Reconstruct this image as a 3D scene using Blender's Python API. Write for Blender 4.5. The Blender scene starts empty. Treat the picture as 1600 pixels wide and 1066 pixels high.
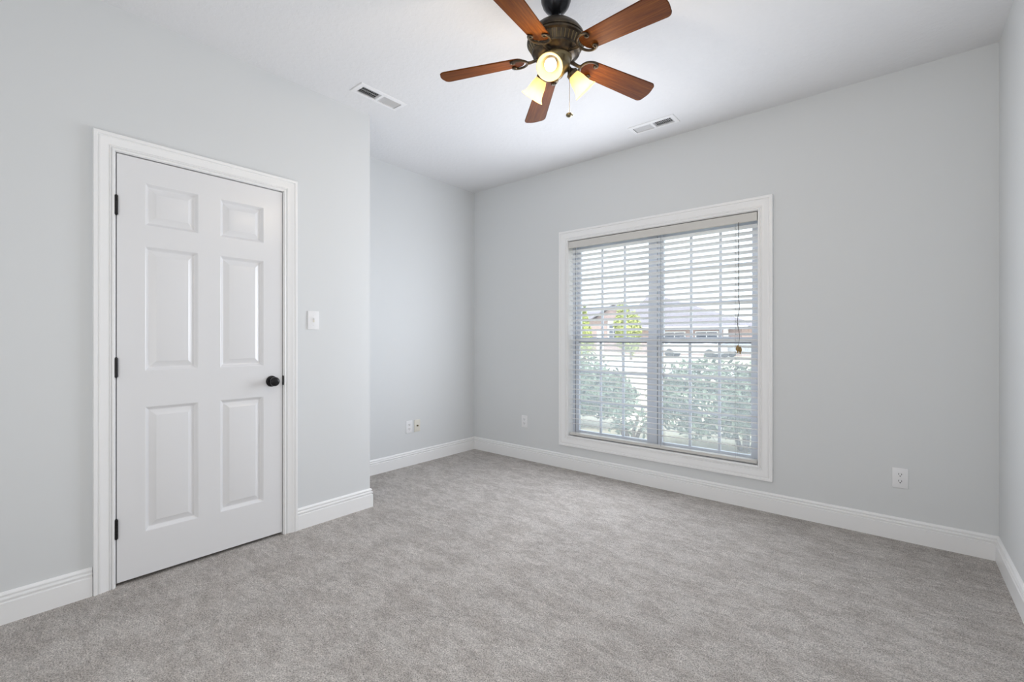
import bpy, bmesh, math, random
from mathutils import Vector, Matrix

R = math.radians
PI = math.pi
scene = bpy.context.scene
col = scene.collection

# ------------------------------------------------------------------ camera
cam_d = bpy.data.cameras.new('camera')
cam = bpy.data.objects.new('camera', cam_d)
col.objects.link(cam)
cam.location = (0, 0, 1.171)
cam.rotation_euler = (R(90), 0, R(39.966))
cam_d.sensor_width = 36.0
cam_d.lens = 36.0 * 714.85 / 1600.0
cam_d.shift_y = -2.4 / 1600.0
cam_d.clip_start = 0.02
cam_d.clip_end = 300
scene.camera = cam

# ------------------------------------------------------------------ view
scene.view_settings.view_transform = 'Standard'
scene.view_settings.look = 'None'
scene.view_settings.gamma = 1.0
scene.view_settings.use_curve_mapping = False
scene.view_settings.exposure = 0.12
scene.cycles.use_denoising = True
scene.cycles.max_bounces = 10
scene.cycles.diffuse_bounces = 6
scene.cycles.transparent_max_bounces = 24
scene.cycles.caustics_reflective = False
scene.cycles.caustics_refractive = False
scene.cycles.sample_clamp_indirect = 6.0

# ------------------------------------------------------------------ sky, sun, room light
world = bpy.data.worlds.new('sky')
scene.world = world
world.use_nodes = True
bg = world.node_tree.nodes['Background']
bg.inputs['Color'].default_value = (0.86, 0.93, 1.0, 1)
bg.inputs['Strength'].default_value = 2.7

def light(name, kind, loc, direction=None, **kw):
    d = bpy.data.lights.new(name, kind)
    for k, v in kw.items():
        setattr(d, k, v)
    o = bpy.data.objects.new(name, d)
    col.objects.link(o)
    o.location = loc
    if direction is not None:
        o.rotation_euler = Vector(direction).to_track_quat('-Z', 'Y').to_euler()
    return o

light('sun', 'SUN', (6, -8, 12), (-0.48, 0.46, -0.75), energy=4.2, angle=R(1.5), color=(1.0, 0.96, 0.90))
# unseen fill lamp added before the closed rear wall to brighten the room
light('rear_fill', 'AREA', (-0.75, -0.88, 1.5), (-0.1, 1.0, 0.10), shape='RECTANGLE',
      size=2.0, size_y=2.2, energy=27, color=(1.0, 0.985, 0.965))
# unseen lamp added on the room side of the blind, boosting window daylight
light('window_fill', 'AREA', (-1.68, 3.465, 1.36), (0.0, -1.0, 0.0), shape='RECTANGLE', size=1.1, size_y=1.3, energy=36, color=(0.87, 0.915, 1.0))

# ------------------------------------------------------------------ room dimensions (metres)
H = 2.743
XL, XA, XR = -2.82, -3.465, 0.42
YB, YJ, YR = 3.506, 1.816, -0.95
WT = 0.14
WX0, WX1, WZ0, WZ1 = -2.274, -0.724, 0.298, 2.062        # window opening
DY0, DY1, DZ1 = 0.447, 1.228, 2.062                        # door opening
GZ = -0.15                                                 # ground outside

# ------------------------------------------------------------------ materials
def mat(name, color=(0.8, 0.8, 0.8), rough=0.5, metal=0.0, spec=0.5):
    m = bpy.data.materials.new(name)
    m.use_nodes = True
    b = m.node_tree.nodes['Principled BSDF']
    b.inputs['Base Color'].default_value = (*color, 1)
    b.inputs['Roughness'].default_value = rough
    b.inputs['Metallic'].default_value = metal
    b.inputs['Specular IOR Level'].default_value = spec
    return m

def nt(m):
    t = m.node_tree
    return t, t.nodes, t.links, t.nodes['Principled BSDF']

def coords(m, scale=(1, 1, 1), kind='Object'):
    t, n, l, b = nt(m)
    tc = n.new('ShaderNodeTexCoord')
    mp = n.new('ShaderNodeMapping')
    mp.inputs['Scale'].default_value = scale
    l.new(tc.outputs[kind], mp.inputs['Vector'])
    return mp.outputs['Vector']

def noise(m, vec, scale, detail=2.0, rough=0.5, distortion=0.0):
    t, n, l, b = nt(m)
    x = n.new('ShaderNodeTexNoise')
    x.inputs['Scale'].default_value = scale
    x.inputs['Detail'].default_value = detail
    x.inputs['Roughness'].default_value = rough
    x.inputs['Distortion'].default_value = distortion
    l.new(vec, x.inputs['Vector'])
    return x.outputs['Fac']

def ramp(m, fac, stops):
    t, n, l, b = nt(m)
    r = n.new('ShaderNodeValToRGB')
    e = r.color_ramp.elements
    while len(e) < len(stops):
        e.new(0.5)
    for i, (p, c) in enumerate(stops):
        e[i].position = p
        e[i].color = (*c, 1) if len(c) == 3 else c
    l.new(fac, r.inputs['Fac'])
    return r.outputs['Color']

def mixc(m, a, b_, fac, mode='MIX'):
    t, n, l, b = nt(m)
    x = n.new('ShaderNodeMix')
    x.data_type = 'RGBA'
    x.blend_type = mode
    for sock, v in ((x.inputs['Factor'], fac), (x.inputs[6], a), (x.inputs[7], b_)):
        if isinstance(v, (int, float)):
            sock.default_value = v
        elif isinstance(v, tuple):
            sock.default_value = (*v, 1)
        else:
            l.new(v, sock)
    return x.outputs[2]

def bump(m, h, strength=0.2, dist=0.002):
    t, n, l, b = nt(m)
    x = n.new('ShaderNodeBump')
    x.inputs['Strength'].default_value = strength
    x.inputs['Distance'].default_value = dist
    l.new(h, x.inputs['Height'])
    l.new(x.outputs['Normal'], b.inputs['Normal'])

def setcol(m, sock):
    t, n, l, b = nt(m)
    l.new(sock, b.inputs['Base Color'])

M = {}
# painted walls: pale grey eggshell with faint roller texture
m = M['wall'] = mat('wall_paint', (0.70, 0.715, 0.722), 0.55, spec=0.35)
bump(m, noise(m, coords(m), 260, 2), 0.06, 0.001)
# ceiling: white with knocked down texture
m = M['ceiling'] = mat('ceiling_paint', (0.79, 0.79, 0.80), 0.8, spec=0.2)
v = coords(m)
bump(m, ramp(m, noise(m, v, 34, 4, 0.6), [(0.44, (0, 0, 0)), (0.60, (1, 1, 1))]), 0.22, 0.003)
# trim and doors: semi gloss white
m = M['trim'] = mat('trim_paint', (0.88, 0.88, 0.88), 0.28, spec=0.5)
bump(m, noise(m, coords(m, (14, 14, 1.5)), 12, 2), 0.03, 0.001)
m = M['door'] = mat('door_paint', (0.78, 0.78, 0.79), 0.26, spec=0.5)
bump(m, noise(m, coords(m, (1, 30, 1.5)), 9, 3), 0.03, 0.001)
# carpet: cut pile with vacuum marks
m = M['carpet'] = mat('carpet_pile', (0.4, 0.38, 0.36), 0.95, spec=0.05)
v = coords(m)
fine = noise(m, v, 190, 3, 0.75)
mid = noise(m, v, 62, 2, 0.6)
vm = coords(m, (0.8, 1.5, 1))
patch = noise(m, vm, 6.5, 9, 0.72, 0.15)
patch2 = noise(m, coords(m, (1.7, 0.8, 1)), 1.5, 3, 0.6, 0.5)
base = ramp(m, patch, [(0.40, (0.445, 0.413, 0.385)), (0.485, (0.478, 0.446, 0.418)), (0.55, (0.53, 0.500, 0.472))])
base = mixc(m, base, ramp(m, noise(m, coords(m, (1, 1.6, 1)), 22, 5, 0.65, 0.2), [(0.36, (0.88, 0.88, 0.88)), (0.62, (1.09, 1.09, 1.09))]), 1.0, 'MULTIPLY')
base = mixc(m, base, ramp(m, patch2, [(0.36, (0.94, 0.94, 0.94)), (0.58, (1.02, 1.02, 1.02))]), 1.0, 'MULTIPLY')
grain = ramp(m, fine, [(0.33, (0.28, 0.28, 0.28)), (0.50, (1.0, 1.0, 1.0)), (0.67, (1.6, 1.6, 1.6))])
c = mixc(m, base, grain, 0.85, 'MULTIPLY')
g2 = ramp(m, mid, [(0.34, (0.84, 0.84, 0.84)), (0.66, (1.10, 1.10, 1.10))])
setcol(m, mixc(m, c, g2, 0.8, 'MULTIPLY'))
bump(m, fine, 0.8, 0.006)
# window parts
M['vinyl'] = mat('window_vinyl', (0.66, 0.70, 0.77), 0.35)
M['rail_shade'] = mat('painted_shade', (0.05, 0.055, 0.06), 0.6)  # near-black shade colour for the strip under the meeting rail
m = M['slat'] = mat('blind_slat', (0.90, 0.90, 0.905), 0.38)
bump(m, noise(m, coords(m, (2, 90, 90)), 6, 3), 0.04, 0.0006)
m = M['rail'] = mat('blind_rail', (0.62, 0.605, 0.575), 0.45)
M['cord'] = mat('blind_cord', (0.30, 0.31, 0.33), 0.8)
M['darkcord'] = mat('pull_cord', (0.10, 0.09, 0.08), 0.8)
m = M['tassel'] = mat('tassel_wood', (0.33, 0.20, 0.07), 0.45)
setcol(m, ramp(m, noise(m, coords(m, (80, 80, 20)), 3, 3), [(0.3, (0.22, 0.13, 0.04)), (0.7, (0.42, 0.28, 0.10))]))

def glass_mat(name, gloss=0.05):
    m = bpy.data.materials.new(name)
    m.use_nodes = True
    t = m.node_tree
    t.nodes.clear()
    out = t.nodes.new('ShaderNodeOutputMaterial')
    tr = t.nodes.new('ShaderNodeBsdfTransparent')
    tr.inputs['Color'].default_value = (0.97, 0.985, 0.99, 1)
    gl = t.nodes.new('ShaderNodeBsdfGlossy')
    gl.inputs['Roughness'].default_value = 0.02
    mx = t.nodes.new('ShaderNodeMixShader')
    mx.inputs['Fac'].default_value = gloss
    t.links.new(tr.outputs[0], mx.inputs[1])
    t.links.new(gl.outputs[0], mx.inputs[2])
    t.links.new(mx.outputs[0], out.inputs['Surface'])
    return m
M['glass'] = glass_mat('window_glass', 0.12)

def screen_mat():
    m = bpy.data.materials.new('insect_screen_mesh')
    m.use_nodes = True
    t = m.node_tree
    t.nodes.clear()
    out = t.nodes.new('ShaderNodeOutputMaterial')
    tr = t.nodes.new('ShaderNodeBsdfTransparent')
    df = t.nodes.new('ShaderNodeBsdfTranslucent')
    df.inputs['Color'].default_value = (0.70, 0.76, 0.85, 1)
    mx = t.nodes.new('ShaderNodeMixShader')
    mx.inputs['Fac'].default_value = 0.28
    t.links.new(tr.outputs[0], mx.inputs[1])
    t.links.new(df.outputs[0], mx.inputs[2])
    t.links.new(mx.outputs[0], out.inputs['Surface'])
    return m
M['screen'] = screen_mat()

# hardware
M['black'] = mat('oil_rubbed_bronze', (0.018, 0.017, 0.018), 0.32, 0.6)
m = M['bronze'] = mat('aged_bronze', (0.05, 0.042, 0.034), 0.38, 0.75)
setcol(m, ramp(m, noise(m, coords(m), 45, 4), [(0.35, (0.04, 0.033, 0.027)), (0.7, (0.10, 0.078, 0.052))]))
M['black_metal'] = mat('black_metal', (0.012, 0.013, 0.016), 0.25, 0.5)
M['brass'] = mat('antique_brass', (0.20, 0.165, 0.095), 0.32, 0.85)
M['bronze_rib'] = mat('rubbed_bronze', (0.19, 0.145, 0.08), 0.4, 0.8)
m = M['wood'] = mat('cherry_blade_wood', (0.3, 0.08, 0.03), 0.55, spec=0.12)
v = coords(m, (1.6, 26, 26))
g1 = noise(m, v, 3.2, 6, 0.65, 0.6)
g2 = noise(m, coords(m, (4, 160, 160)), 3, 3, 0.6)
cw = ramp(m, g1, [(0.25, (0.062, 0.013, 0.0012)), (0.5, (0.120, 0.032, 0.0025)), (0.75, (0.20, 0.065, 0.006))])
setcol(m, mixc(m, cw, ramp(m, g2, [(0.35, (0.7, 0.7, 0.7)), (0.65, (1.1, 1.1, 1.1))]), 0.6, 'MULTIPLY'))
M['plate'] = mat('white_plastic', (0.84, 0.84, 0.85), 0.3)
M['beige'] = mat('almond_plastic', (0.74, 0.71, 0.63), 0.35)
M['slot'] = mat('dark_slot', (0.03, 0.03, 0.035), 0.6)
M['vent'] = mat('vent_enamel', (0.84, 0.84, 0.85), 0.35)
M['duct'] = mat('duct_dark', (0.022, 0.023, 0.025), 0.7)

def shade_mat():
    m = bpy.data.materials.new('frosted_amber_glass')
    m.use_nodes = True
    t = m.node_tree
    t.nodes.clear()
    out = t.nodes.new('ShaderNodeOutputMaterial')
    tl = t.nodes.new('ShaderNodeBsdfTranslucent')
    tl.inputs['Color'].default_value = (0.90, 0.81, 0.59, 1)
    pr = t.nodes.new('ShaderNodeBsdfPrincipled')
    pr.inputs['Base Color'].default_value = (0.29, 0.245, 0.135, 1)
    pr.inputs['Roughness'].default_value = 0.3
    mx = t.nodes.new('ShaderNodeMixShader')
    mx.inputs['Fac'].default_value = 0.45
    t.links.new(tl.outputs[0], mx.inputs[1])
    t.links.new(pr.outputs[0], mx.inputs[2])
    cl = t.nodes.new('ShaderNodeBsdfTransparent')
    cl.inputs['Color'].default_value = (1.0, 0.80, 0.50, 1)
    m2 = t.nodes.new('ShaderNodeMixShader')
    m2.inputs['Fac'].default_value = 0.20
    t.links.new(mx.outputs[0], m2.inputs[1])
    t.links.new(cl.outputs[0], m2.inputs[2])
    t.links.new(m2.outputs[0], out.inputs['Surface'])
    return m
M['shade'] = shade_mat()

def emit_mat(name, color, strength):
    m = bpy.data.materials.new(name)
    m.use_nodes = True
    t = m.node_tree
    t.nodes.clear()
    out = t.nodes.new('ShaderNodeOutputMaterial')
    e = t.nodes.new('ShaderNodeEmission')
    e.inputs['Color'].default_value = (*color, 1)
    e.inputs['Strength'].default_value = strength
    t.links.new(e.outputs[0], out.inputs['Surface'])
    return m
M['bulb'] = emit_mat('lit_bulb', (1.0, 0.84, 0.60), 10.0)

# outside
m = M['lawn'] = mat('dry_lawn', (0.5, 0.46, 0.36), 0.95, spec=0.1)
v = coords(m)
setcol(m, mixc(m, ramp(m, noise(m, v, 0.5, 4), [(0.35, (0.46, 0.43, 0.30)), (0.65, (0.62, 0.57, 0.46))]),
               ramp(m, noise(m, v, 30, 3), [(0.3, (0.75, 0.75, 0.75)), (0.7, (1.1, 1.1, 1.1))]), 0.8, 'MULTIPLY'))
m = M['concrete'] = mat('concrete', (0.62, 0.61, 0.58), 0.9, spec=0.1)
setcol(m, ramp(m, noise(m, coords(m), 3, 4), [(0.3, (0.56, 0.55, 0.52)), (0.7, (0.68, 0.67, 0.64))]))

def brick_mat():
    m = mat('pink_brick', (0.4, 0.25, 0.22), 0.9, spec=0.1)
    t, n, l, b = nt(m)
    tc = n.new('ShaderNodeTexCoord')
    sx = n.new('ShaderNodeSeparateXYZ')
    l.new(tc.outputs['Object'], sx.inputs[0])
    ad = n.new('ShaderNodeMath')
    l.new(sx.outputs['X'], ad.inputs[0])
    l.new(sx.outputs['Y'], ad.inputs[1])
    cb = n.new('ShaderNodeCombineXYZ')
    l.new(ad.outputs[0], cb.inputs['X'])
    l.new(sx.outputs['Z'], cb.inputs['Y'])
    br = n.new('ShaderNodeTexBrick')
    br.inputs['Scale'].default_value = 1.0
    br.inputs['Brick Width'].default_value = 0.21
    br.inputs['Row Height'].default_value = 0.075
    br.inputs['Mortar Size'].default_value = 0.008
    br.inputs['Color1'].default_value = (0.46, 0.33, 0.31, 1)
    br.inputs['Color2'].default_value = (0.40, 0.28, 0.265, 1)
    br.inputs['Mortar'].default_value = (0.50, 0.46, 0.43, 1)
    l.new(cb.outputs[0], br.inputs['Vector'])
    l.new(br.outputs['Color'], b.inputs['Base Color'])
    return m
M['brick'] = brick_mat()
m = M['roof'] = mat('grey_shingles', (0.3, 0.3, 0.33), 0.9, spec=0.1)
setcol(m, ramp(m, noise(m, coords(m, (3, 3, 14)), 2.5, 4), [(0.3, (0.215, 0.205, 0.235)), (0.7, (0.28, 0.27, 0.305))]))
M['white_siding'] = mat('white_exterior_trim', (0.8, 0.8, 0.8), 0.6)
M['house_glass'] = mat('house_window_glass', (0.10, 0.12, 0.16), 0.1)
m = M['hedge'] = mat('hedge_leaf', (0.12, 0.18, 0.10), 0.5, spec=0.4)
setcol(m, ramp(m, noise(m, coords(m), 9, 3), [(0.3, (0.10, 0.15, 0.10)), (0.7, (0.24, 0.30, 0.20))]))
m = M['lime'] = mat('lime_leaf', (0.4, 0.45, 0.12), 0.6, spec=0.2)
setcol(m, ramp(m, noise(m, coords(m), 3, 3), [(0.3, (0.34, 0.40, 0.10)), (0.7, (0.50, 0.54, 0.20))]))
M['bark'] = mat('bark', (0.16, 0.12, 0.09), 0.9)
M['carpaint'] = mat('white_car_paint', (0.75, 0.76, 0.78), 0.25)
M['greypaint'] = mat('silver_car_paint', (0.42, 0.44, 0.47), 0.25, 0.4)
M['tyre'] = mat('tyre_rubber', (0.03, 0.03, 0.03), 0.8)

# ------------------------------------------------------------------ mesh helpers
def link(name, bm, material, parent=None, smooth=False, loc=None):
    bmesh.ops.remove_doubles(bm, verts=bm.verts, dist=1e-6)
    bmesh.ops.recalc_face_normals(bm, faces=bm.faces)
    me = bpy.data.meshes.new(name)
    bm.to_mesh(me)
    bm.free()
    me.materials.append(material)
    if smooth:
        for p in me.polygons:
            p.use_smooth = True
        me.set_sharp_from_angle(angle=R(smooth if smooth is not True else 40))
    o = bpy.data.objects.new(name, me)
    col.objects.link(o)
    if parent is not None:
        o.parent = parent
    if loc is not None:
        o.location = loc
    return o

def empty(name, loc=(0, 0, 0), rz=0.0, parent=None):
    o = bpy.data.objects.new(name, None)
    o.empty_display_size = 0.05
    col.objects.link(o)
    o.location = loc
    o.rotation_euler = (0, 0, rz)
    if parent is not None:
        o.parent = parent
    return o

def tag(o, label, cat=None, group=None, kind=None):
    o['label'] = label
    if cat:
        o['category'] = cat
    if group:
        o['group'] = group
    if kind:
        o['kind'] = kind
    return o

def B():
    return bmesh.new()

def box(bm, x0, x1, y0, y1, z0, z1, bev=0.0, mtx=None):
    vs = [bm.verts.new((x, y, z)) for z in (z0, z1) for y in (y0, y1) for x in (x0, x1)]
    fs = [(0, 2, 3, 1), (4, 5, 7, 6), (0, 1, 5, 4), (2, 6, 7, 3), (0, 4, 6, 2), (1, 3, 7, 5)]
    faces = [bm.faces.new([vs[i] for i in f]) for f in fs]
    if bev > 0:
        es = set()
        for f in faces:
            es.update(f.edges)
        r = bmesh.ops.bevel(bm, geom=list(es), offset=bev, segments=2, profile=0.6, affect='EDGES')
        vs = list({v for f in r['faces'] for v in f.verts} | {v for v in vs if v.is_valid})
    if mtx is not None:
        for v in vs:
            v.co = mtx @ v.co
    return vs

def frame_for(d):
    d = Vector(d).normalized()
    a = Vector((0, 0, 1)) if abs(d.z) < 0.9 else Vector((1, 0, 0))
    u = d.cross(a).normalized()
    return u, d.cross(u).normalized(), d

def tube(bm, pts, rad, n=10, caps=True, flat=1.0):
    """a tube through points; rad a number or one per point"""
    pts = [Vector(p) for p in pts]
    rings = []
    u = None
    for i, p in enumerate(pts):
        d = (pts[min(i + 1, len(pts) - 1)] - pts[max(i - 1, 0)]).normalized()
        if u is None:
            u, w, _ = frame_for(d)
        else:
            u = (u - d * u.dot(d)).normalized()
            w = d.cross(u)
        w = d.cross(u)
        r = rad[i] if isinstance(rad, (list, tuple)) else rad
        rings.append([bm.verts.new(p + (u * math.cos(2 * PI * k / n) + w * math.sin(2 * PI * k / n) * flat) * r) for k in range(n)])
    for a, b in zip(rings, rings[1:]):
        for k in range(n):
            bm.faces.new((a[k], a[(k + 1) % n], b[(k + 1) % n], b[k]))
    if caps:
        bm.faces.new(rings[0][::-1])
        bm.faces.new(rings[-1])

def lathe(bm, prof, n=40, mtx=None, close=True):
    """revolve (r, z) profile about z, then transform"""
    mtx = mtx or Matrix.Identity(4)
    rings = []
    for r, z in prof:
        if r < 1e-6:
            rings.append([bm.verts.new(mtx @ Vector((0, 0, z)))])
        else:
            rings.append([bm.verts.new(mtx @ Vector((r * math.cos(2 * PI * k / n), r * math.sin(2 * PI * k / n), z))) for k in range(n)])
    for a, b in zip(rings, rings[1:]):
        for k in range(n):
            q = [a[k % len(a)], a[(k + 1) % len(a)], b[(k + 1) % len(b)], b[k % len(b)]]
            s = []
            for v in q:
                if v not in s:
                    s.append(v)
            if len(s) >= 3:
                bm.faces.new(s)

def orient(origin, direction, roll=0.0):
    q = Vector(direction).to_track_quat('Z', 'Y')
    return Matrix.Translation(origin) @ q.to_matrix().to_4x4() @ Matrix.Rotation(roll, 4, 'Z')

def prism(bm, outline, z0, z1, mtx=None):
    mtx = mtx or Matrix.Identity(4)
    a = [bm.verts.new(mtx @ Vector((x, y, z0))) for x, y in outline]
    b = [bm.verts.new(mtx @ Vector((x, y, z1))) for x, y in outline]
    bm.faces.new(a[::-1])
    bm.faces.new(b)
    n = len(a)
    for i in range(n):
        bm.faces.new((a[i], a[(i + 1) % n], b[(i + 1) % n], b[i]))

def structure(name, bm, material, label, cat, smooth=False):
    o = link(name, bm, material, None, smooth)
    tag(o, label, cat, kind='structure')
    return o

# ------------------------------------------------------------------ room shell
bm = B(); box(bm, XA - WT, XR + WT, YR - WT, YB + WT, -0.14, 0.0)
structure('floor', bm, M['carpet'], 'grey beige cut pile carpet floor with vacuum marks', 'floor')

# ceiling: lower skin with two register holes, and a slab above
VL = (-2.566, 1.722)      # left vent centre
VR = (-1.357, 3.230)      # right vent centre
VLEN, VWID = 0.285, 0.084 # register opening
holes = [(VL[0] - VWID / 2, VL[0] + VWID / 2, VL[1] - VLEN / 2, VL[1] + VLEN / 2),
         (VR[0] - VLEN / 2, VR[0] + VLEN / 2, VR[1] - VWID / 2, VR[1] + VWID / 2)]
bm = B()
xs = sorted({XA - WT, XR + WT} | {h[0] for h in holes} | {h[1] for h in holes})
ys = sorted({YR - WT, YB + WT} | {h[2] for h in holes} | {h[3] for h in holes})
for i in range(len(xs) - 1):
    for j in range(len(ys) - 1):
        cx_, cy_ = (xs[i] + xs[i + 1]) / 2, (ys[j] + ys[j + 1]) / 2
        if any(h[0] < cx_ < h[1] and h[2] < cy_ < h[3] for h in holes):
            continue
        for zz in (H, H + 0.016):
            bm.faces.new([bm.verts.new(p) for p in ((xs[i], ys[j], zz), (xs[i + 1], ys[j], zz), (xs[i + 1], ys[j + 1], zz), (xs[i], ys[j + 1], zz))])
box(bm, XA - WT, XR + WT, YR - WT, YB + WT, H + 0.14, H + 0.26)
structure('ceiling', bm, M['ceiling'], 'white ceiling with a light knocked down texture', 'ceiling')

# walls
bm = B()
T = 0.11
box(bm, XL - T, XL, YR, DY0 - 0.02, 0, H)
box(bm, XL - T, XL, DY1 + 0.02, YJ, 0, H)
box(bm, XL - T, XL, DY0 - 0.02, DY1 + 0.02, DZ1 + 0.02, H)
structure('wall_left', bm, M['wall'], 'pale grey wall around the white panel door', 'wall')
bm = B(); box(bm, XA, XL - T, YJ - T, YJ, 0, H)
structure('wall_jog', bm, M['wall'], 'short pale grey return wall at the end of the door wall', 'wall')
bm = B(); box(bm, XA - WT, XA, YR, YB, 0, H)
structure('wall_alcove', bm, M['wall'], 'pale bluish grey alcove wall left of the far corner', 'wall')
bm = B()
jx0, jx1, jz0, jz1 = WX0 - 0.018, WX1 + 0.018, WZ0 - 0.018, WZ1 + 0.018
box(bm, XA - WT, jx0, YB, YB + WT, GZ, H)
box(bm, jx1, XR + WT, YB, YB + WT, GZ, H)
box(bm, jx0, jx1, YB, YB + WT, GZ, jz0)
box(bm, jx0, jx1, YB, YB + WT, jz1, H)
structure('wall_back', bm, M['wall'], 'pale grey wall with the wide window', 'wall')
bm = B(); box(bm, XR, XR + WT, YR, YB, 0, H)
structure('wall_right', bm, M['wall'], 'narrow strip of pale grey wall at the right edge', 'wall')
bm = B(); box(bm, XA - WT, XR + WT, YR - WT, YR, 0, H)
structure('wall_rear', bm, M['wall'], 'pale grey wall behind the viewer', 'wall')

# baseboards ---------------------------------------------------------------
BB = [(0.0155, 0.0), (0.0155, 0.087), (0.0085, 0.0900), (0.0080, 0.0945), (0.0140, 0.0975), (0.0152, 0.102), (0.0138, 0.1065), (0.0055, 0.1090), (0.0055, 0.1130),
      (0.0105, 0.1155), (0.0114, 0.119), (0.0095, 0.124), (0.0050, 0.128), (0.0, 0.130)]

def baseboard(name, A, Bp, normal, ea, eb, label):
    """A to Bp along the wall; normal into the room; ea/eb lengthen (+1) or shorten (-1) each end by the local thickness"""
    A, Bp, nrm = Vector((*A, 0)), Vector((*Bp, 0)), Vector((*normal, 0))
    d = (Bp - A).normalized()
    bm = B()
    va, vb = [], []
    for t, z in BB + [(0.0, 0.0)]:
        va.append(bm.verts.new(A - d * ea * t + nrm * t + Vector((0, 0, z))))
        vb.append(bm.verts.new(Bp + d * eb * t + nrm * t + Vector((0, 0, z))))
    n = len(va)
    for i in range(n):
        j = (i + 1) % n
        bm.faces.new((va[i], va[j], vb[j], vb[i]))
    bm.faces.new(va); bm.faces.new(vb[::-1])
    structure(name, bm, M['trim'], label, 'baseboard', 30)

DC = 0.077   # door casing width
baseboard('baseboard_left', (XL, YR), (XL, DY0 - DC), (1, 0), -1, 0, 'white moulded baseboard left of the door')
baseboard('baseboard_door_right', (XL, DY1 + DC), (XL, YJ), (1, 0), 0, 1, 'short white moulded baseboard between door and wall end')
baseboard('baseboard_jog', (XL, YJ), (XA, YJ), (0, 1), 1, -1, 'white baseboard around the return of the door wall')
baseboard('baseboard_alcove', (XA, YJ), (XA, YB), (1, 0), -1, -1, 'white moulded baseboard along the alcove wall')
baseboard('baseboard_back', (XA, YB), (XR, YB), (0, -1), -1, -1, 'long white moulded baseboard under the window')
baseboard('baseboard_right', (XR, YB), (XR, YR), (-1, 0), -1, -1, 'white moulded baseboard at the right edge')

# casing sweep ---------------------------------------------------------------
CAS = [(0.0, 0.0), (0.0, 0.009), (0.003, 0.0125), (0.007, 0.0132), (0.0100, 0.0120), (0.0115, 0.0065), (0.0135, 0.0065), (0.0150, 0.0115), (0.0175, 0.0120), (0.0190, 0.0080), (0.0205, 0.0080),
       (0.022, 0.0115), (0.034, 0.0125), (0.046, 0.0165), (0.053, 0.0185), (0.0560, 0.0175), (0.0575, 0.0145), (0.0600, 0.0145), (0.062, 0.0195), (0.070, 0.0215), (0.075, 0.0210), (0.077, 0.0180), (0.077, 0.0)]

def casing(bm, u0, u1, v0, v1, width, to3d, closed):
    s = width / 0.077
    loops = []
    for d, n in CAS:
        d *= s
        if closed:
            pts = [(u0 - d, v0 - d), (u0 - d, v1 + d), (u1 + d, v1 + d), (u1 + d, v0 - d)]
        else:
            pts = [(u0 - d, v0), (u0 - d, v1 + d), (u1 + d, v1 + d), (u1 + d, v0)]
        loops.append([bm.verts.new(to3d(u, v, n)) for u, v in pts])
    for a, b in zip(loops, loops[1:]):
        for i in range(4 if closed else 3):
            j = (i + 1) % 4
            bm.faces.new((a[i], a[j], b[j], b[i]))
    if not closed:
        bm.faces.new([l[0] for l in loops]); bm.faces.new([l[3] for l in loops][::-1])

# ------------------------------------------------------------------ door
door = empty('door_1', (XL, (DY0 + DY1) / 2, 0))
tag(door, 'closed white six panel door with black knob and three black hinges', 'door', kind='structure')
ox, oy = XL, (DY0 + DY1) / 2
def D(bm):     # world -> door local
    for v in bm.verts:
        v.co -= Vector((ox, oy, 0))
    return bm
bm = B()
casing(bm, DY0 + 0.002, DY1 - 0.002, 0.0, DZ1 - 0.002, DC, lambda u, v, n: (XL + n, u, v), False)
link('casing', D(bm), M['trim'], door, 30)
bm = B()
JT = 0.018
box(bm, XL - T, XL + 0.003, DY0 - JT, DY0 + 0.006, 0, DZ1 + JT)
box(bm, XL - T, XL + 0.003, DY1 - 0.006, DY1 + JT, 0, DZ1 + JT)
box(bm, XL - T, XL + 0.003, DY0, DY1, DZ1 - 0.004, DZ1 + JT)
box(bm, XL - 0.055, XL - 0.041, DY0 + 0.006, DY0 + 0.020, 0, DZ1 - 0.004)     # stops
box(bm, XL - 0.055, XL - 0.041, DY1 - 0.020, DY1 - 0.006, 0, DZ1 - 0.004)
box(bm, XL - 0.055, XL - 0.041, DY0, DY1, DZ1 - 0.020, DZ1 - 0.004)
link('jamb', D(bm), M['trim'], door)
# slab
SY0, SY1, SZ0, SZ1 = 0.4575, 1.2175, 0.018, 2.052
py = [(0.564, 0.788), (0.890, 1.113)]
pz = [(0.229, 0.840), (1.018, 1.628), (1.731, 1.938)]
bm = B()
yb = sorted([SY0, SY1] + [y for p in py for y in p])
zb = sorted([SZ0, SZ1] + [z for p in pz for z in p])
FX = XL + 0.001
def quad(bm, *ps):
    bm.faces.new([bm.verts.new(p) for p in ps])
for i in range(len(yb) - 1):
    for j in range(len(zb) - 1):
        a, b_, c_, d_ = yb[i], yb[i + 1], zb[j], zb[j + 1]
        if (a, b_) in py and (c_, d_) in pz:
            rings = [(0.0, 0.0), (0.003, -0.0015), (0.014, -0.0135), (0.018, -0.0150), (0.022, -0.0140), (0.045, -0.0032), (0.047, -0.0028)]
            prev = None
            for ins, dp in rings:
                cur = [(FX + dp, a + ins, c_ + ins), (FX + dp, b_ - ins, c_ + ins), (FX + dp, b_ - ins, d_ - ins), (FX + dp, a + ins, d_ - ins)]
                if prev:
                    for k in range(4):
                        quad(bm, prev[k], prev[(k + 1) % 4], cur[(k + 1) % 4], cur[k])
                prev = cur
            quad(bm, *prev)
        else:
            quad(bm, (FX, a, c_), (FX, b_, c_), (FX, b_, d_), (FX, a, d_))
bx = FX - 0.036
quad(bm, (bx, SY0, SZ0), (bx, SY1, SZ0), (bx, SY1, SZ1), (bx, SY0, SZ1))
quad(bm, (bx, SY0, SZ0), (FX, SY0, SZ0), (FX, SY0, SZ1), (bx, SY0, SZ1))
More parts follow.
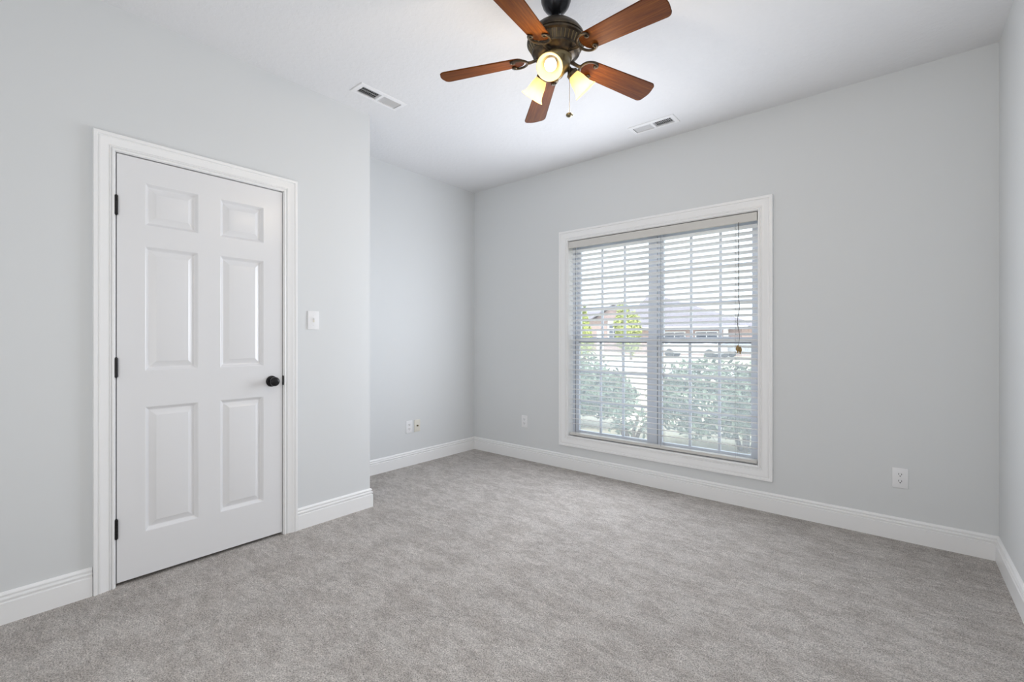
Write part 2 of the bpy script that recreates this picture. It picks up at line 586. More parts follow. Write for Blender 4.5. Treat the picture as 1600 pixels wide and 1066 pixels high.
quad(bm, (bx, SY1, SZ0), (FX, SY1, SZ0), (FX, SY1, SZ1), (bx, SY1, SZ1))
quad(bm, (bx, SY0, SZ0), (FX, SY0, SZ0), (FX, SY1, SZ0), (bx, SY1, SZ0))
quad(bm, (bx, SY0, SZ1), (FX, SY0, SZ1), (FX, SY1, SZ1), (bx, SY1, SZ1))
link('door_panel', D(bm), M['door'], door, 12)
# knob
kx = Vector((FX - ox, 1.1565 - oy, 0.925))
bm = B()
lathe(bm, [(0, -0.001), (0.031, -0.001), (0.0325, 0.003), (0.031, 0.007), (0.024, 0.010), (0.016, 0.011), (0, 0.011)], 36, orient(kx, (1, 0, 0)))
rose = link('rosette', bm, M['black'], door, 40)
bm = B()
lathe(bm, [(0.0125, 0.009), (0.0115, 0.022), (0.014, 0.028), (0.0225, 0.033), (0.0265, 0.041), (0.0265, 0.049), (0.0235, 0.056), (0.0165, 0.061), (0.008, 0.0625), (0, 0.063)], 36, orient(kx, (1, 0, 0)))
tag(link('knob', bm, M['black'], door, 50), 'round black door knob')
bm = B()
box(bm, FX - 0.02 - ox, FX + 0.004 - ox, 1.2185 - oy, 1.2265 - oy, 0.898, 0.954, 0.0012)
tag(link('latch_plate', bm, M['black'], door), 'black latch plate')
for zc in (1.806, 1.038, 0.275):
    bm = B()
    yk = 0.4545 - oy
    lathe(bm, [(0, -0.050), (0.004, -0.048), (0.0045, -0.045), (0.0068, -0.0445), (0.0068, -0.016), (0.0062, -0.0155), (0.0068, -0.015), (0.0068, 0.015),
               (0.0062, 0.0155), (0.0068, 0.016), (0.0068, 0.0445), (0.0045, 0.045), (0.004, 0.048), (0, 0.050)], 16, Matrix.Translation((FX + 0.006 - ox, yk, zc)))
    box(bm, FX - 0.010 - ox, FX + 0.003 - ox, yk - 0.0022, yk + 0.0022, zc - 0.0445, zc + 0.0445)
    tag(link('hinge', bm, M['black'], door, 40), 'black hinge')

# ------------------------------------------------------------------ window
wcx = (WX0 + WX1) / 2
win = empty('window_1', (wcx, YB, WZ0))
tag(win, 'wide white double window with grilles behind the blind', 'window', kind='structure')
def W(bm):
    for v in bm.verts:
        v.co -= Vector((wcx, YB, WZ0))
    return bm
bm = B()
casing(bm, WX0, WX1, WZ0, WZ1, 0.09, lambda u, v, n: (u, YB - n, v), True)
link('casing', W(bm), M['trim'], win, 30)
bm = B()
jt = 0.018
box(bm, WX0 - jt, WX0 + 0.003, YB - 0.002, YB + WT, WZ0 - jt, WZ1 + jt)
box(bm, WX1 - 0.003, WX1 + jt, YB - 0.002, YB + WT, WZ0 - jt, WZ1 + jt)
box(bm, WX0, WX1, YB - 0.002, YB + WT, WZ0 - jt, WZ0 + 0.003)
box(bm, WX0, WX1, YB - 0.002, YB + WT, WZ1 - 0.003, WZ1 + jt)
link('jamb', W(bm), M['trim'], win)
# vinyl frame with mullion
FY0, FY1 = YB + 0.078, YB + WT
bm = B()
fw = 0.026
box(bm, WX0, WX0 + fw, FY0, FY1, WZ0, WZ1)
box(bm, WX1 - fw, WX1, FY0, FY1, WZ0, WZ1)
box(bm, WX0, WX1, FY0, FY1, WZ0, WZ0 + 0.016)
box(bm, WX0, WX1, FY0, FY1, WZ1 - 0.028, WZ1)
box(bm, wcx - 0.026, wcx + 0.026, FY0, FY1, WZ0, WZ1)
fr = link('frame', W(bm), M['vinyl'], win)
for xt in (WX0 + fw, wcx + 0.026):
    bm = B()
    box(bm, xt - 0.0015, xt + 0.0015, FY0 - 0.0012, FY0 + 0.004, WZ0 + 0.016, WZ1 - 0.028)
    link('sash_track', W(bm), M['cord'], fr)
ZM = 1.166
def sash(x0, x1, z0, z1, yc, rail_b, rail_t, stile=0.038, lower=False):
    bm = B()
    y0, y1 = yc - 0.014, yc + 0.014
    box(bm, x0, x0 + stile, y0, y1, z0, z1, 0.003)
    box(bm, x1 - stile, x1, y0, y1, z0, z1, 0.003)
    box(bm, x0 + stile - 0.002, x1 - stile + 0.002, y0, y1, z0, z0 + rail_b, 0.003)
    box(bm, x0 + stile - 0.002, x1 - stile + 0.002, y0, y1, z1 - rail_t, z1, 0.003)
    s = link('sash', W(bm), M['vinyl'], win)
    gx0, gx1, gz0, gz1 = x0 + stile, x1 - stile, z0 + rail_b, z1 - rail_t
    bm = B()
    mw = 0.0095
    for k in (1, 2):
        xm = gx0 + (gx1 - gx0) * k / 3
        box(bm, xm - mw, xm + mw, yc - 0.007, yc + 0.007, gz0, gz1)
        zm = gz0 + (gz1 - gz0) * k / 3
        box(bm, gx0, gx1, yc - 0.0068, yc + 0.0068, zm - mw, zm + mw)
    link('grille', W(bm), M['vinyl'], s)
    bm = B()
    box(bm, gx0 - 0.004, gx1 + 0.004, yc - 0.0015, yc + 0.0015, gz0 - 0.004, gz1 + 0.004)
    link('glass', W(bm), M['glass'], s)
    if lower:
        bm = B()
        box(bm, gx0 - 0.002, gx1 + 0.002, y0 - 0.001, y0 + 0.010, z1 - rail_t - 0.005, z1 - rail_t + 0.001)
        link('rail_shadow', W(bm), M['rail_shade'], s)  # dark strip added as the shadow line below the meeting rail
        for xo in (0.28, 0.72):
            bm = B()
            xx = x0 + (x1 - x0) * xo
            box(bm, xx - 0.022, xx + 0.022, y0 - 0.012, y0 + 0.002, z1 - 0.012, z1 + 0.006, 0.003)
            link('sash_lock', W(bm), M['vinyl'], s)
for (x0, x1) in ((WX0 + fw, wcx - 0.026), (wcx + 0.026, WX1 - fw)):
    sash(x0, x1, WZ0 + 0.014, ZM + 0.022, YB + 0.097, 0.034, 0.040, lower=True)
    sash(x0, x1, ZM - 0.020, WZ1 - 0.028, YB + 0.126, 0.038, 0.045)
    bm = B()
    quad(bm, *[Vector(p) - Vector((wcx, YB, WZ0)) for p in ((x0, YB + 0.139, WZ0 + 0.02), (x1, YB + 0.139, WZ0 + 0.02), (x1, YB + 0.139, ZM), (x0, YB + 0.139, ZM))])
    tag(link('insect_screen', bm, M['screen'], win), 'fine insect screen')

# ------------------------------------------------------------------ blind
bl = empty('window_blind', (wcx, YB + 0.03, WZ0))
tag(bl, 'white slatted wooden blind hanging open inside the window', 'window blind')
BY = YB + 0.030
def L(bm):
    for v in bm.verts:
        v.co -= Vector((wcx, BY, WZ0))
    return bm
bx0, bx1 = WX0 + 0.012, WX1 - 0.010
bm = B()
box(bm, bx0, bx1, BY - 0.028, BY + 0.028, WZ1 - 0.058, WZ1 - 0.009, 0.002)
link('headrail', L(bm), M['rail'], bl)
bm = B()
box(bm, bx0 - 0.003, bx1 + 0.003, BY - 0.038, BY - 0.030, WZ1 - 0.070, WZ1 - 0.010, 0.0025)
link('valance', L(bm), M['rail'], bl)
PITCH, SW, ST = 0.0444, 0.0505, 0.0028
ztop = WZ1 - 0.098
nsl = 37
bm = B()
tilt = R(17)
zl = 0
for k in range(nsl):
    z = ztop - k * PITCH
    if z < WZ0 + 0.075:
        break
    zl = z
    mt = Matrix.Translation((0, BY, z)) @ Matrix.Rotation(-tilt, 4, 'X')
    # slight crown: cross-section swept along x
    prof = []
    for q in range(7):
        s_ = -1 + 2 * q / 6
        prof.append((s_ * SW / 2, 0.0016 * (1 - s_ * s_) + ST / 2))
    for q in range(7):
        s_ = 1 - 2 * q / 6
        prof.append((s_ * SW / 2, 0.0016 * (1 - s_ * s_) - ST / 2))
    va = [bm.verts.new(mt @ Vector((bx0, y, zz))) for y, zz in prof]
    vb = [bm.verts.new(mt @ Vector((bx1, y, zz))) for y, zz in prof]
    for i in range(len(prof)):
        j = (i + 1) % len(prof)
        bm.faces.new((va[i], va[j], vb[j], vb[i]))
    bm.faces.new(va[::-1]); bm.faces.new(vb)
link('slats', L(bm), M['slat'], bl, 50)
bm = B()
box(bm, bx0, bx1, BY - 0.026, BY + 0.026, WZ0 + 0.012, WZ0 + 0.034, 0.004)
link('bottom_rail', L(bm), M['rail'], bl)
for xc in (-2.196, -1.415, -0.872):
    bm = B()
    for yo in (-0.0262, 0.0262):
        tube(bm, [(xc, BY + yo, WZ1 - 0.06), (xc, BY + yo, WZ0 + 0.03)], 0.0011, 6)
    for k in range(nsl):
        z = ztop - k * PITCH - 0.004
        if z < zl - 0.01:
            break
        tube(bm, [(xc, BY - 0.0262, z + 0.0075), (xc, BY + 0.0262, z - 0.0075)], 0.0006, 4)
    tube(bm, [(xc + 0.012, BY + 0.027, WZ1 - 0.06), (xc + 0.012, BY + 0.027, WZ0 + 0.03)], 0.0008, 6)
    link('ladder_cord', L(bm), M['cord'], bl)
bm = B()
cxx = -0.845
pts = []
for i in range(25):
    f = i / 24
    wob = 0.0 if f < 0.62 else 0.006 * math.sin((f - 0.62) * 26)
    pts.append((cxx + wob, BY - 0.045 + 0.003 * math.sin(f * 5), WZ1 - 0.066 - f * (WZ1 - 0.066 - 1.125)))
tube(bm, pts, 0.0015, 6)
pts = [(x - 0.004, y + 0.004, z) for x, y, z in pts[:22]]
tube(bm, pts, 0.0010, 6)
pc = link('lift_cord', L(bm), M['darkcord'], bl)
bm = B()
for dx, dz, s_ in ((-0.006, 0.0, 1.0), (0.008, -0.008, 0.95)):
    lathe(bm, [(0, 0.026), (0.004, 0.024), (0.010, 0.014), (0.0125, 0.0), (0.0105, -0.010), (0.006, -0.015), (0.004, -0.017), (0.0045, -0.028), (0, -0.030)], 18,
          Matrix.Translation((cxx + dx, BY - 0.045 + dx * 0.5, 1.105 + dz)) @ Matrix.Scale(s_, 4))
tag(link('tassel', L(bm), M['tassel'], pc, 50), 'brown wooden cord tassel')

# ------------------------------------------------------------------ wall plates
def outlet(name, loc, rz, label, group=None):
    """duplex outlet, local: face towards -y"""
    o = empty(name, loc, rz)
    tag(o, label, 'outlet', group)
    bm = B(); box(bm, -0.036, 0.036, -0.0055, 0.0, -0.058, 0.058, 0.0022)
    link('plate', bm, M['plate'], o, 30)
    for zc in (0.0195, -0.0195):
        bm = B()
        out = []
        for k in range(28):
            a = 2 * PI * k / 28
            out.append((max(-0.0165, min(0.0165, 0.0185 * math.cos(a))), 0.0148 * math.sin(a)))
        prism(bm, out, 0.0, 0.0075, Matrix.Translation((0, 0, zc)) @ Matrix.Rotation(R(90), 4, 'X'))
        r = link('receptacle', bm, M['plate'], o)
        bm = B()
        box(bm, -0.0079, -0.0053, -0.0082, -0.0072, zc - 0.001, zc + 0.0085)
        box(bm, 0.0053, 0.0079, -0.0082, -0.0072, zc - 0.001, zc + 0.0075)
        lathe(bm, [(0, 0.0072), (0.0028, 0.0072), (0.0028, 0.0082), (0, 0.0082)], 12, Matrix.Translation((0, 0, zc - 0.0075)) @ Matrix.Rotation(R(90), 4, 'X'))
        link('slots', bm, M['slot'], r)
    bm = B(); lathe(bm, [(0, 0.005), (0.003, 0.0055), (0.002, 0.0065), (0, 0.007)], 12, Matrix.Rotation(R(90), 4, 'X'))
    link('screw', bm, M['plate'], o)
    return o
outlet('wall_outlet', (0.021, YB, 0.362), 0, 'white duplex outlet low on the wall right of the window')
outlet('wall_outlet.001', (-2.776, YB, 0.371), 0, 'white duplex outlet low on the wall between window and far corner')
outlet('wall_outlet.002', (XA, 2.644, 0.358), R(90), 'white duplex outlet on the alcove wall beside the almond cable plate')
o = empty('cable_plate', (XA, 2.736, 0.358), R(90))
tag(o, 'small almond cable jack plate on the alcove wall', 'wall plate')
bm = B(); box(bm, -0.034, 0.034, -0.005, 0.0, -0.056, 0.056, 0.002)
link('plate', bm, M['beige'], o, 30)
bm = B(); lathe(bm, [(0, 0), (0.0075, 0.0), (0.0075, 0.008), (0.0050, 0.008), (0.0050, 0.016), (0.0012, 0.016), (0.0012, 0.012), (0, 0.012)], 14,
                Matrix.Translation((0, -0.004, 0)) @ Matrix.Rotation(R(90), 4, 'X'))
tag(link('connector', bm, M['brass'], o), 'brass coaxial connector')
o = empty('light_switch', (XL, 1.409, 1.292), R(90))
tag(o, 'white toggle light switch on the wall beside the door', 'light switch')
bm = B(); box(bm, -0.0365, 0.0365, -0.006, 0.0, -0.058, 0.058, 0.0024)
link('plate', bm, M['plate'], o, 30)
bm = B(); box(bm, -0.0055, 0.0055, -0.0068, -0.0055, -0.0125, 0.0125)
link('toggle_slot', bm, M['beige'], o)
bm = B(); box(bm, -0.004, 0.004, -0.019, -0.004, -0.004, 0.004, 0.001, Matrix.Translation((0, 0, 0.003)) @ Matrix.Rotation(R(-28), 4, 'X'))
link('toggle', bm, M['plate'], o)
for zc in (0.03, -0.03):
    bm = B()
    lathe(bm, [(0, 0.005), (0.003, 0.006), (0.002, 0.007), (0, 0.0074)], 12, Matrix.Translation((0, 0, zc)) @ Matrix.Rotation(R(90), 4, 'X'))
    link('screw', bm, M['plate'], o)

# ------------------------------------------------------------------ ceiling vents
def vent(name, loc, rz, label):
    """register, local x along its length pointing away from the viewer, z up"""
    o = empty(name, loc, rz)
    tag(o, label, 'air vent', 'ceiling air registers')
    hl, hw = VLEN / 2, VWID / 2
    fl, fwid = hl + 0.028, hw + 0.026
    bm = B()
    rings = [(fl, fwid, -0.0002), (fl, fwid, -0.0030), (fl - 0.004, fwid - 0.004, -0.0055), (hl + 0.006, hw + 0.006, -0.0078), (hl, hw, -0.0078), (hl, hw, 0.004)]
    prev = None
    for a, b_, z in rings:
        cur = [bm.verts.new(p) for p in ((-a, -b_, z), (a, -b_, z), (a, b_, z), (-a, b_, z))]
        if prev:
            for k in range(4):
                bm.faces.new((prev[k], prev[(k + 1) % 4], cur[(k + 1) % 4], cur[k]))
        prev = cur
    box(bm, -0.008, 0.008, -hw - 0.001, hw + 0.001, -0.0076, 0.010)
    link('frame', bm, M['vent'], o, 20)
    for side in (-1, 1):
        bm = B()
        n = 10
        for k in range(n):
            xk = side * (0.012 + (hl - 0.016) * (k + 0.5) / n)
            ang = R(-45) if side < 0 else R(48)
            box(bm, -0.0085, 0.0085, -hw, hw, -0.0005, 0.0005, 0, Matrix.Translation((xk, 0, 0.0010)) @ Matrix.Rotation(ang, 4, 'Y'))
        if side < 0:
            for yy in (-hw / 3, hw / 3):
                box(bm, side * hl, side * 0.008, yy - 0.0012, yy + 0.0012, 0.006, 0.012)
        link('louvers', bm, M['vent'], o)
    bm = B()
    e = 0.0015
    box(bm, -hl - e, hl + e, -hw - e, hw + e, 0.012, 0.110)
    # open at the bottom
    low = [f for f in bm.faces if all(abs(v.co.z - 0.012) < 1e-5 for v in f.verts)]
    bmesh.ops.delete(bm, geom=low, context='FACES')
    link('duct', bm, M['duct'], o)
    return o
vent('ceiling_vent', (VL[0], VL[1], H), R(90), 'white ceiling air vent beside the door wall, left of the fan')
vent('ceiling_vent.001', (VR[0], VR[1], H), R(180), 'white ceiling air vent above the window wall, right of the fan')

# ------------------------------------------------------------------ ceiling fan
FC = (-1.168, 1.701)
ZB = 2.446      # blade plane
fan = empty('ceiling_fan', (FC[0], FC[1], H))
tag(fan, 'bronze ceiling fan with five cherry blades and three lit glass shades', 'ceiling fan')
def Z(z): return z - H
bm = B()
lathe(bm, [(0, Z(2.7428)), (0.070, Z(2.7428)), (0.072, Z(2.735)), (0.068, Z(2.725)), (0.069, Z(2.715)), (0.067, Z(2.69)), (0.058, Z(2.665)), (0.043, Z(2.645)), (0.026, Z(2.632)), (0.020, Z(2.627)), (0, Z(2.627))], 40)
link('canopy', bm, M['black_metal'], fan, 45)
bm = B()
lathe(bm, [(0.0125, Z(2.632)), (0.0125, Z(2.60)), (0.022, Z(2.598)), (0.022, Z(2.585)), (0, Z(2.585))], 24)
link('downrod', bm, M['black_metal'], fan, 45)
bm = B()
lathe(bm, [(0, Z(2.594)), (0.028, Z(2.593)), (0.060, Z(2.584)), (0.090, Z(2.566)), (0.112, Z(2.546)), (0.124, Z(2.528)), (0.1275, Z(2.518)),
           (0.1275, Z(2.512)), (0.1240, Z(2.510)), (0.1240, Z(2.506)), (0.130, Z(2.504)), (0.130, Z(2.497)), (0.126, Z(2.493)), (0.122, Z(2.491)),
           (0.106, Z(2.460)), (0.108, Z(2.457)), (0.106, Z(2.452)), (0.094, Z(2.447)), (0.088, Z(2.440)), (0.072, Z(2.434)), (0, Z(2.434))], 60)
motor = link('motor_housing', bm, M['bronze'], fan, 35)
bm = B()
for k in range(40):    # vertical ribs of the pierced band
    a = 2 * PI * k / 40
    ca, sa = math.cos(a), math.sin(a)
    tube(bm, [(0.1215 * ca, 0.1215 * sa, Z(2.4895)), (0.1070 * ca, 0.1070 * sa, Z(2.4615))], 0.0028, 6)
link('ribbed_band', bm, M['bronze_rib'], motor)
# switch housing / light kit body
bm = B()
lathe(bm, [(0, Z(2.436)), (0.070, Z(2.436)), (0.071, Z(2.430)), (0.064, Z(2.424)), (0.062, Z(2.418)), (0.0625, Z(2.395)), (0.0605, Z(2.388)), (0.050, Z(2.378)), (0.036, Z(2.364)), (0.030, Z(2.352)),
           (0.020, Z(2.345)), (0.011, Z(2.340)), (0.009, Z(2.334)), (0.006, Z(2.328)), (0, Z(2.326))], 40)
link('light_kit_body', bm, M['brass'], fan, 40)

BL_R0, BL_R1 = 0.146, 0.5345
def blade_outline():
    w0, w1 = 0.047, 0.0615
    pts = []
    # tip end with rounded corners
    rc = 0.026
    def wid(x): return w0 + (w1 - w0) * (x - BL_R0) / (BL_R1 - BL_R0)
    nseg = 7
    for k in range(nseg + 1):           # +y tip corner
        a = R(90) * k / nseg
        pts.append((BL_R1 - rc + rc * math.sin(a) + 0.004 * math.cos(a) * 0, wid(BL_R1 - rc) - rc + rc * math.cos(a)))
    for k in range(1, 6):
        f = k / 6
        y = (wid(BL_R1) - rc) * (1 - 2 * f)
        pts.append((BL_R1 + 0.006 * math.sin(PI * f), y))
    for k in range(nseg + 1):
        a = R(90) * (1 - k / nseg)
        pts.append((BL_R1 - rc + rc * math.sin(a), -(wid(BL_R1 - rc) - rc + rc * math.cos(a))))
    # root: rounded towards the hub
    for k in range(11):
        a = R(-90) - R(180) * k / 10
        pts.append((BL_R0 + 0.034 + 0.036 * math.cos(a) , w0 * 1.02 * math.sin(a)))
    return pts
PITCHB = R(12.5)
blade_me = None
iron_me = None
for k in range(5):
    ang = R(-6.4 + 72 * k)
    rot = Matrix.Rotation(ang, 4, 'Z')
    if blade_me is None:
        bm = B()
        prism(bm, blade_outline(), -0.003, 0.003)
        bmesh.ops.recalc_face_normals(bm, faces=bm.faces)
        es = [e for e in bm.edges if abs(e.verts[0].co.z - e.verts[1].co.z) < 1e-6]
        bmesh.ops.bevel(bm, geom=es, offset=0.0015, segments=2, affect='EDGES')
        bo = link('blade', bm, M['wood'], fan, 40)
        blade_me = bo.data
        # iron: arm + lyre with curled ends, lying under the blade root
        bm = B()
        zz = -0.008
        for s_ in (-1, 1):
            pts, rad = [], []
            for q in range(13):           # crescent from the arm to the blade edge
                f = q / 12
                a = R(180) - s_ * R(118) * f
                pts.append((0.176 + 0.044 * math.cos(a), 0.047 * math.sin(a), zz))
                rad.append(0.0068 - 0.0012 * f)
            ex, ey, _ = pts[-1]
            cxs, cys = ex - 0.004, ey - s_ * 0.0100     # curl centre, inside
            for q in range(1, 15):
                f = q / 14
                a = math.atan2(ey - cys, ex - cxs) - s_ * R(330) * f
                rr = 0.0107 * (1 - 0.62 * f)
                pts.append((cxs + rr * math.cos(a), cys + rr * math.sin(a), zz - 0.0015 * f))
                rad.append(0.0054 - 0.0018 * f)
            tube(bm, pts, rad, 10, True, 0.8)
            lathe(bm, [(0, -0.006), (0.004, -0.005), (0.0052, 0), (0.004, 0.004), (0, 0.005)], 12, Matrix.Translation((cxs, cys, zz - 0.002)))
        tube(bm, [(0.066, 0, 0.0), (0.086, 0, -0.003), (0.104, 0, -0.007), (0.118, 0, -0.009), (0.134, 0, zz)], [0.013, 0.010, 0.0085, 0.0085, 0.009], 12, True, 0.75)
        io = link('blade_iron', bm, M['bronze'], bo, 45)
        iron_me = io.data
    else:
        bo = bpy.data.objects.new('blade', blade_me)
        col.objects.link(bo); bo.parent = fan
        io = bpy.data.objects.new('blade_iron', iron_me)
        col.objects.link(io); io.parent = bo
    bo.matrix_local = Matrix.Translation((0, 0, Z(ZB))) @ rot @ Matrix.Rotation(R(4.9), 4, 'Y') @ Matrix.Rotation(-PITCHB, 4, 'X')
    tag(bo, 'reddish cherry wood fan blade')
    tag(io, 'bronze scrolled blade bracket')
# shades
sh_prof = [(0.0225, 0.0), (0.0245, 0.006), (0.030, 0.020), (0.0345, 0.036), (0.0375, 0.054), (0.0405, 0.070), (0.046, 0.084), (0.0535, 0.093), (0.0560, 0.0955),
           (0.0545, 0.0965), (0.0515, 0.0935), (0.044, 0.0835), (0.0385, 0.070), (0.0353, 0.054), (0.0323, 0.036), (0.0278, 0.020), (0.0222, 0.006), (0.0203, 0.001), (0.0225, 0.0)]
bulb_prof = [(0, 0.012), (0.012, 0.012), (0.013, 0.030), (0.019, 0.044), (0.0245, 0.058), (0.0255, 0.066), (0.0235, 0.077), (0.016, 0.086), (0.007, 0.090), (0, 0.091)]
for az in (-66, 57, 175):
    a = R(az)
    tdir = Vector((math.cos(a) * math.cos(R(-46)), math.sin(a) * math.cos(R(-46)), math.sin(R(-46))))
    p0 = Vector((math.cos(a) * 0.080, math.sin(a) * 0.080, Z(2.379)))
    bm = B()
    lathe(bm, [(0, -0.052), (0.011, -0.050), (0.012, -0.020), (0.018, -0.012), (0.027, -0.006), (0.0275, 0.006), (0.0262, 0.008), (0.0255, -0.002), (0, -0.004)], 24, orient(p0, tdir))
    fit = link('shade_holder', bm, M['bronze'], fan, 40)
    bm = B()
    lathe(bm, sh_prof, 40, orient(p0, tdir))
    s_ = link('lamp_shade', bm, M['shade'], fan, 60)
    tag(s_, 'bell shaped cream glass shade')
    bm = B()
    lathe(bm, bulb_prof, 24, orient(p0, tdir))
    tag(link('light_bulb', bm, M['bulb'], s_, 60), 'glowing warm light bulb')
    lp = light('bulb_light', 'POINT', Vector((FC[0], FC[1], H)) + p0 + tdir * 0.135, energy=2.7, color=(1.0, 0.85, 0.66), shadow_soft_size=0.02)
# pull chain
bm = B()
px_, py_ = 0.0565, 0.0135
z0, z1 = 2.405, 2.172
tube(bm, [(px_ - 0.004, py_, Z(2.408)), (px_ + 0.004, py_, Z(2.402)), (px_ + 0.006, py_, Z(2.39)), (px_ + 0.006, py_, Z(z1))], 0.0010, 6)
n = 60
for k in range(n):
    lathe(bm, [(0, -0.0015), (0.0012, -0.0008), (0.0012, 0.0008), (0, 0.0015)], 6, Matrix.Translation((px_ + 0.006, py_, Z(2.39 - (2.39 - z1) * k / n))))
ch = link('pull_chain', bm, M['brass'], fan)
bm = B()
lathe(bm, [(0, 0.010), (0.003, 0.009), (0.004, 0.005), (0.014, 0.003), (0.0160, -0.002), (0.013, -0.007), (0.006, -0.008), (0.003, -0.011), (0, -0.012)], 20, Matrix.Translation((px_ + 0.006, py_, Z(z1 - 0.006))))
tag(link('pendant', bm, M['brass'], ch, 40), 'small brass pull pendant')

# ------------------------------------------------------------------ outside
bm = B(); box(bm, -75, 40, YB + WT, 90, GZ - 0.3, GZ)
g = structure('ground', bm, M['lawn'], 'pale dry lawn outside the window', 'ground')
bm = B(); prism(bm, [(-40, 17), (30, 17), (30, 21.5), (-40, 21.5)], GZ, GZ + 0.02)
prism(bm, [(-13.6, 21.5), (-9.6, 21.5), (-9.6, 38.0), (-13.6, 38.0)], GZ, GZ + 0.02)
structure('driveway', bm, M['concrete'], 'pale concrete street and driveway beyond the shrubs', 'driveway')

rng = random.Random(7)
def leaves(bm, centre, rad, count, size, shell=0.55, zmin=None, cone=False):
    cx_, cy_, cz_ = centre
    made = 0
    while made < count:
        d = Vector((rng.gauss(0, 1), rng.gauss(0, 1), rng.gauss(0, 1))).normalized()
        f = shell + (1 - shell) * rng.random() ** 0.6
        lump = 1 + 0.12 * math.sin(d.x * 7 + cx_) * math.cos(d.y * 6) + 0.08 * math.sin(d.z * 9 + cy_)
        p = Vector((cx_ + d.x * rad[0] * f * lump, cy_ + d.y * rad[1] * f * lump, cz_ + d.z * rad[2] * f * lump))
        if cone:
            t_ = (p.z - (cz_ - rad[2])) / (2 * rad[2])
            k_ = max(0.12, 1.15 - t_)
            p.x = cx_ + (p.x - cx_) * k_ * 1.15
            p.y = cy_ + (p.y - cy_) * k_ * 1.15
        if zmin is not None and p.z < zmin:
            continue
        s_ = size * rng.uniform(0.7, 1.3)
        n_ = (d + Vector((rng.gauss(0, 0.6), rng.gauss(0, 0.6), rng.gauss(0, 0.6)))).normalized()
        u, w, _ = frame_for(n_)
        t_ = rng.random() * 2 * PI
        a = u * math.cos(t_) + w * math.sin(t_)
        b_ = n_.cross(a)
        v0 = bm.verts.new(p - a * s_)
        v1 = bm.verts.new(p + b_ * s_ * 0.42 + n_ * s_ * 0.12)
        v2 = bm.verts.new(p + a * s_)
        v3 = bm.verts.new(p - b_ * s_ * 0.42 + n_ * s_ * 0.12)
        bm.faces.new((v0, v1, v2)); bm.faces.new((v0, v2, v3))
        made += 1

def rawlink(name, bm, material, parent):
    me = bpy.data.meshes.new(name)
    bm.to_mesh(me); bm.free()
    me.materials.append(material)
    o = bpy.data.objects.new(name, me)
    col.objects.link(o); o.parent = parent
    return o

def shrub(name, x, y, blobs, label, cat, leafmat, size, trunk_h, count, cone=False):
    o = empty(name, (x, y, GZ))
    tag(o, label, cat)
    bm = B()
    for (dx, dy, z, rx, ry, rz) in blobs:
        leaves(bm, (dx, dy, z), (rx, ry, rz), count, size, zmin=0.12, cone=cone)
    rawlink('foliage', bm, leafmat, o)
    bm = B()
    for i in range(4 if trunk_h < 0.8 else 1):
        a = i * 1.6
        rr = 0.05 if trunk_h < 0.8 else 0.0
        tube(bm, [(rr * math.cos(a), rr * math.sin(a), -0.02), (rr * 2.5 * math.cos(a), rr * 2.5 * math.sin(a), trunk_h * 0.5), (rr * 5 * math.cos(a), rr * 5 * math.sin(a), trunk_h)],
             [0.03, 0.024, 0.014] if trunk_h < 0.8 else [0.10, 0.08, 0.04], 8)
    rawlink('stem', bm, M['bark'], o)
    return o
shrub('shrub', -3.95, 6.1, [(0, 0, 0.62, 0.95, 0.55, 0.50), (0.55, 0.0, 0.50, 0.55, 0.45, 0.36)], 'dark green shrub outside, behind the left window', 'shrub', M['hedge'], 0.045, 0.5, 2600)
shrub('shrub.001', -1.35, 5.9, [(-0.45, 0, 0.56, 0.72, 0.5, 0.50), (0.4, 0, 0.58, 0.80, 0.5, 0.50)], 'wide dark green shrub outside, behind the right window', 'shrub', M['hedge'], 0.045, 0.5, 3000)
shrub('shrub.002', -2.62, 5.5, [(0, 0, 0.28, 0.30, 0.28, 0.26)], 'low leafy shrub outside in the gap between the two larger shrubs', 'shrub', M['hedge'], 0.042, 0.3, 260)
shrub('tree', -15.6, 26.0, [(0, 0, 1.75, 0.62, 0.62, 1.70)], 'narrow lime green conical tree, leftmost outside', 'tree', M['lime'], 0.13, 1.4, 1500, True)
shrub('tree.001', -14.6, 29.5, [(0, 0, 2.2, 0.62, 0.7, 1.75)], 'taller lime green tree in front of the gabled brick house', 'tree', M['lime'], 0.13, 1.6, 1600)
shrub('tree.002', -12.9, 27.2, [(0, 0, 1.7, 0.62, 0.7, 1.35)], 'shorter lime green tree in front of the gabled brick house', 'tree', M['lime'], 0.13, 1.4, 1400)

# gabled brick house, left
def part(name, bm, material, parent):
    return link(name, bm, material, parent)
hs = empty('brick_house', (-22.4, 44.0, GZ))
tag(hs, 'pink brick house with grey gable and white arched window, far left outside', 'house')
bm = B()
box(bm, -6.5, 1.4, 0, 8, 0, 3.6)
prism(bm, [(-2.8, 3.5), (1.9, 3.5), (-0.3, 4.9)], 0, 0.3, Matrix.Rotation(R(90), 4, 'X') @ Matrix.Scale(-1, 4, (0, 0, 1)))
part('wall', bm, M['brick'], hs)
bm = B()
def gable(bm, x0, x1, xp, ze, zp, y0, y1, t_=0.12):
    for (xa, xb) in ((x0, xp), (x1, xp)):
        vs = [(xa, y0, ze), (xb, y0, zp), (xb, y1, zp), (xa, y1, ze)]
        lo = [bm.verts.new(v) for v in vs]
        hi = [bm.verts.new((v[0], v[1], v[2] + t_)) for v in vs]
        bm.faces.new(lo); bm.faces.new(hi[::-1])
        for i in range(4):
            j = (i + 1) % 4
            bm.faces.new((lo[i], lo[j], hi[j], hi[i]))
gable(bm, -3.0, 2.1, -0.3, 3.45, 5.0, -0.4, 8.2)
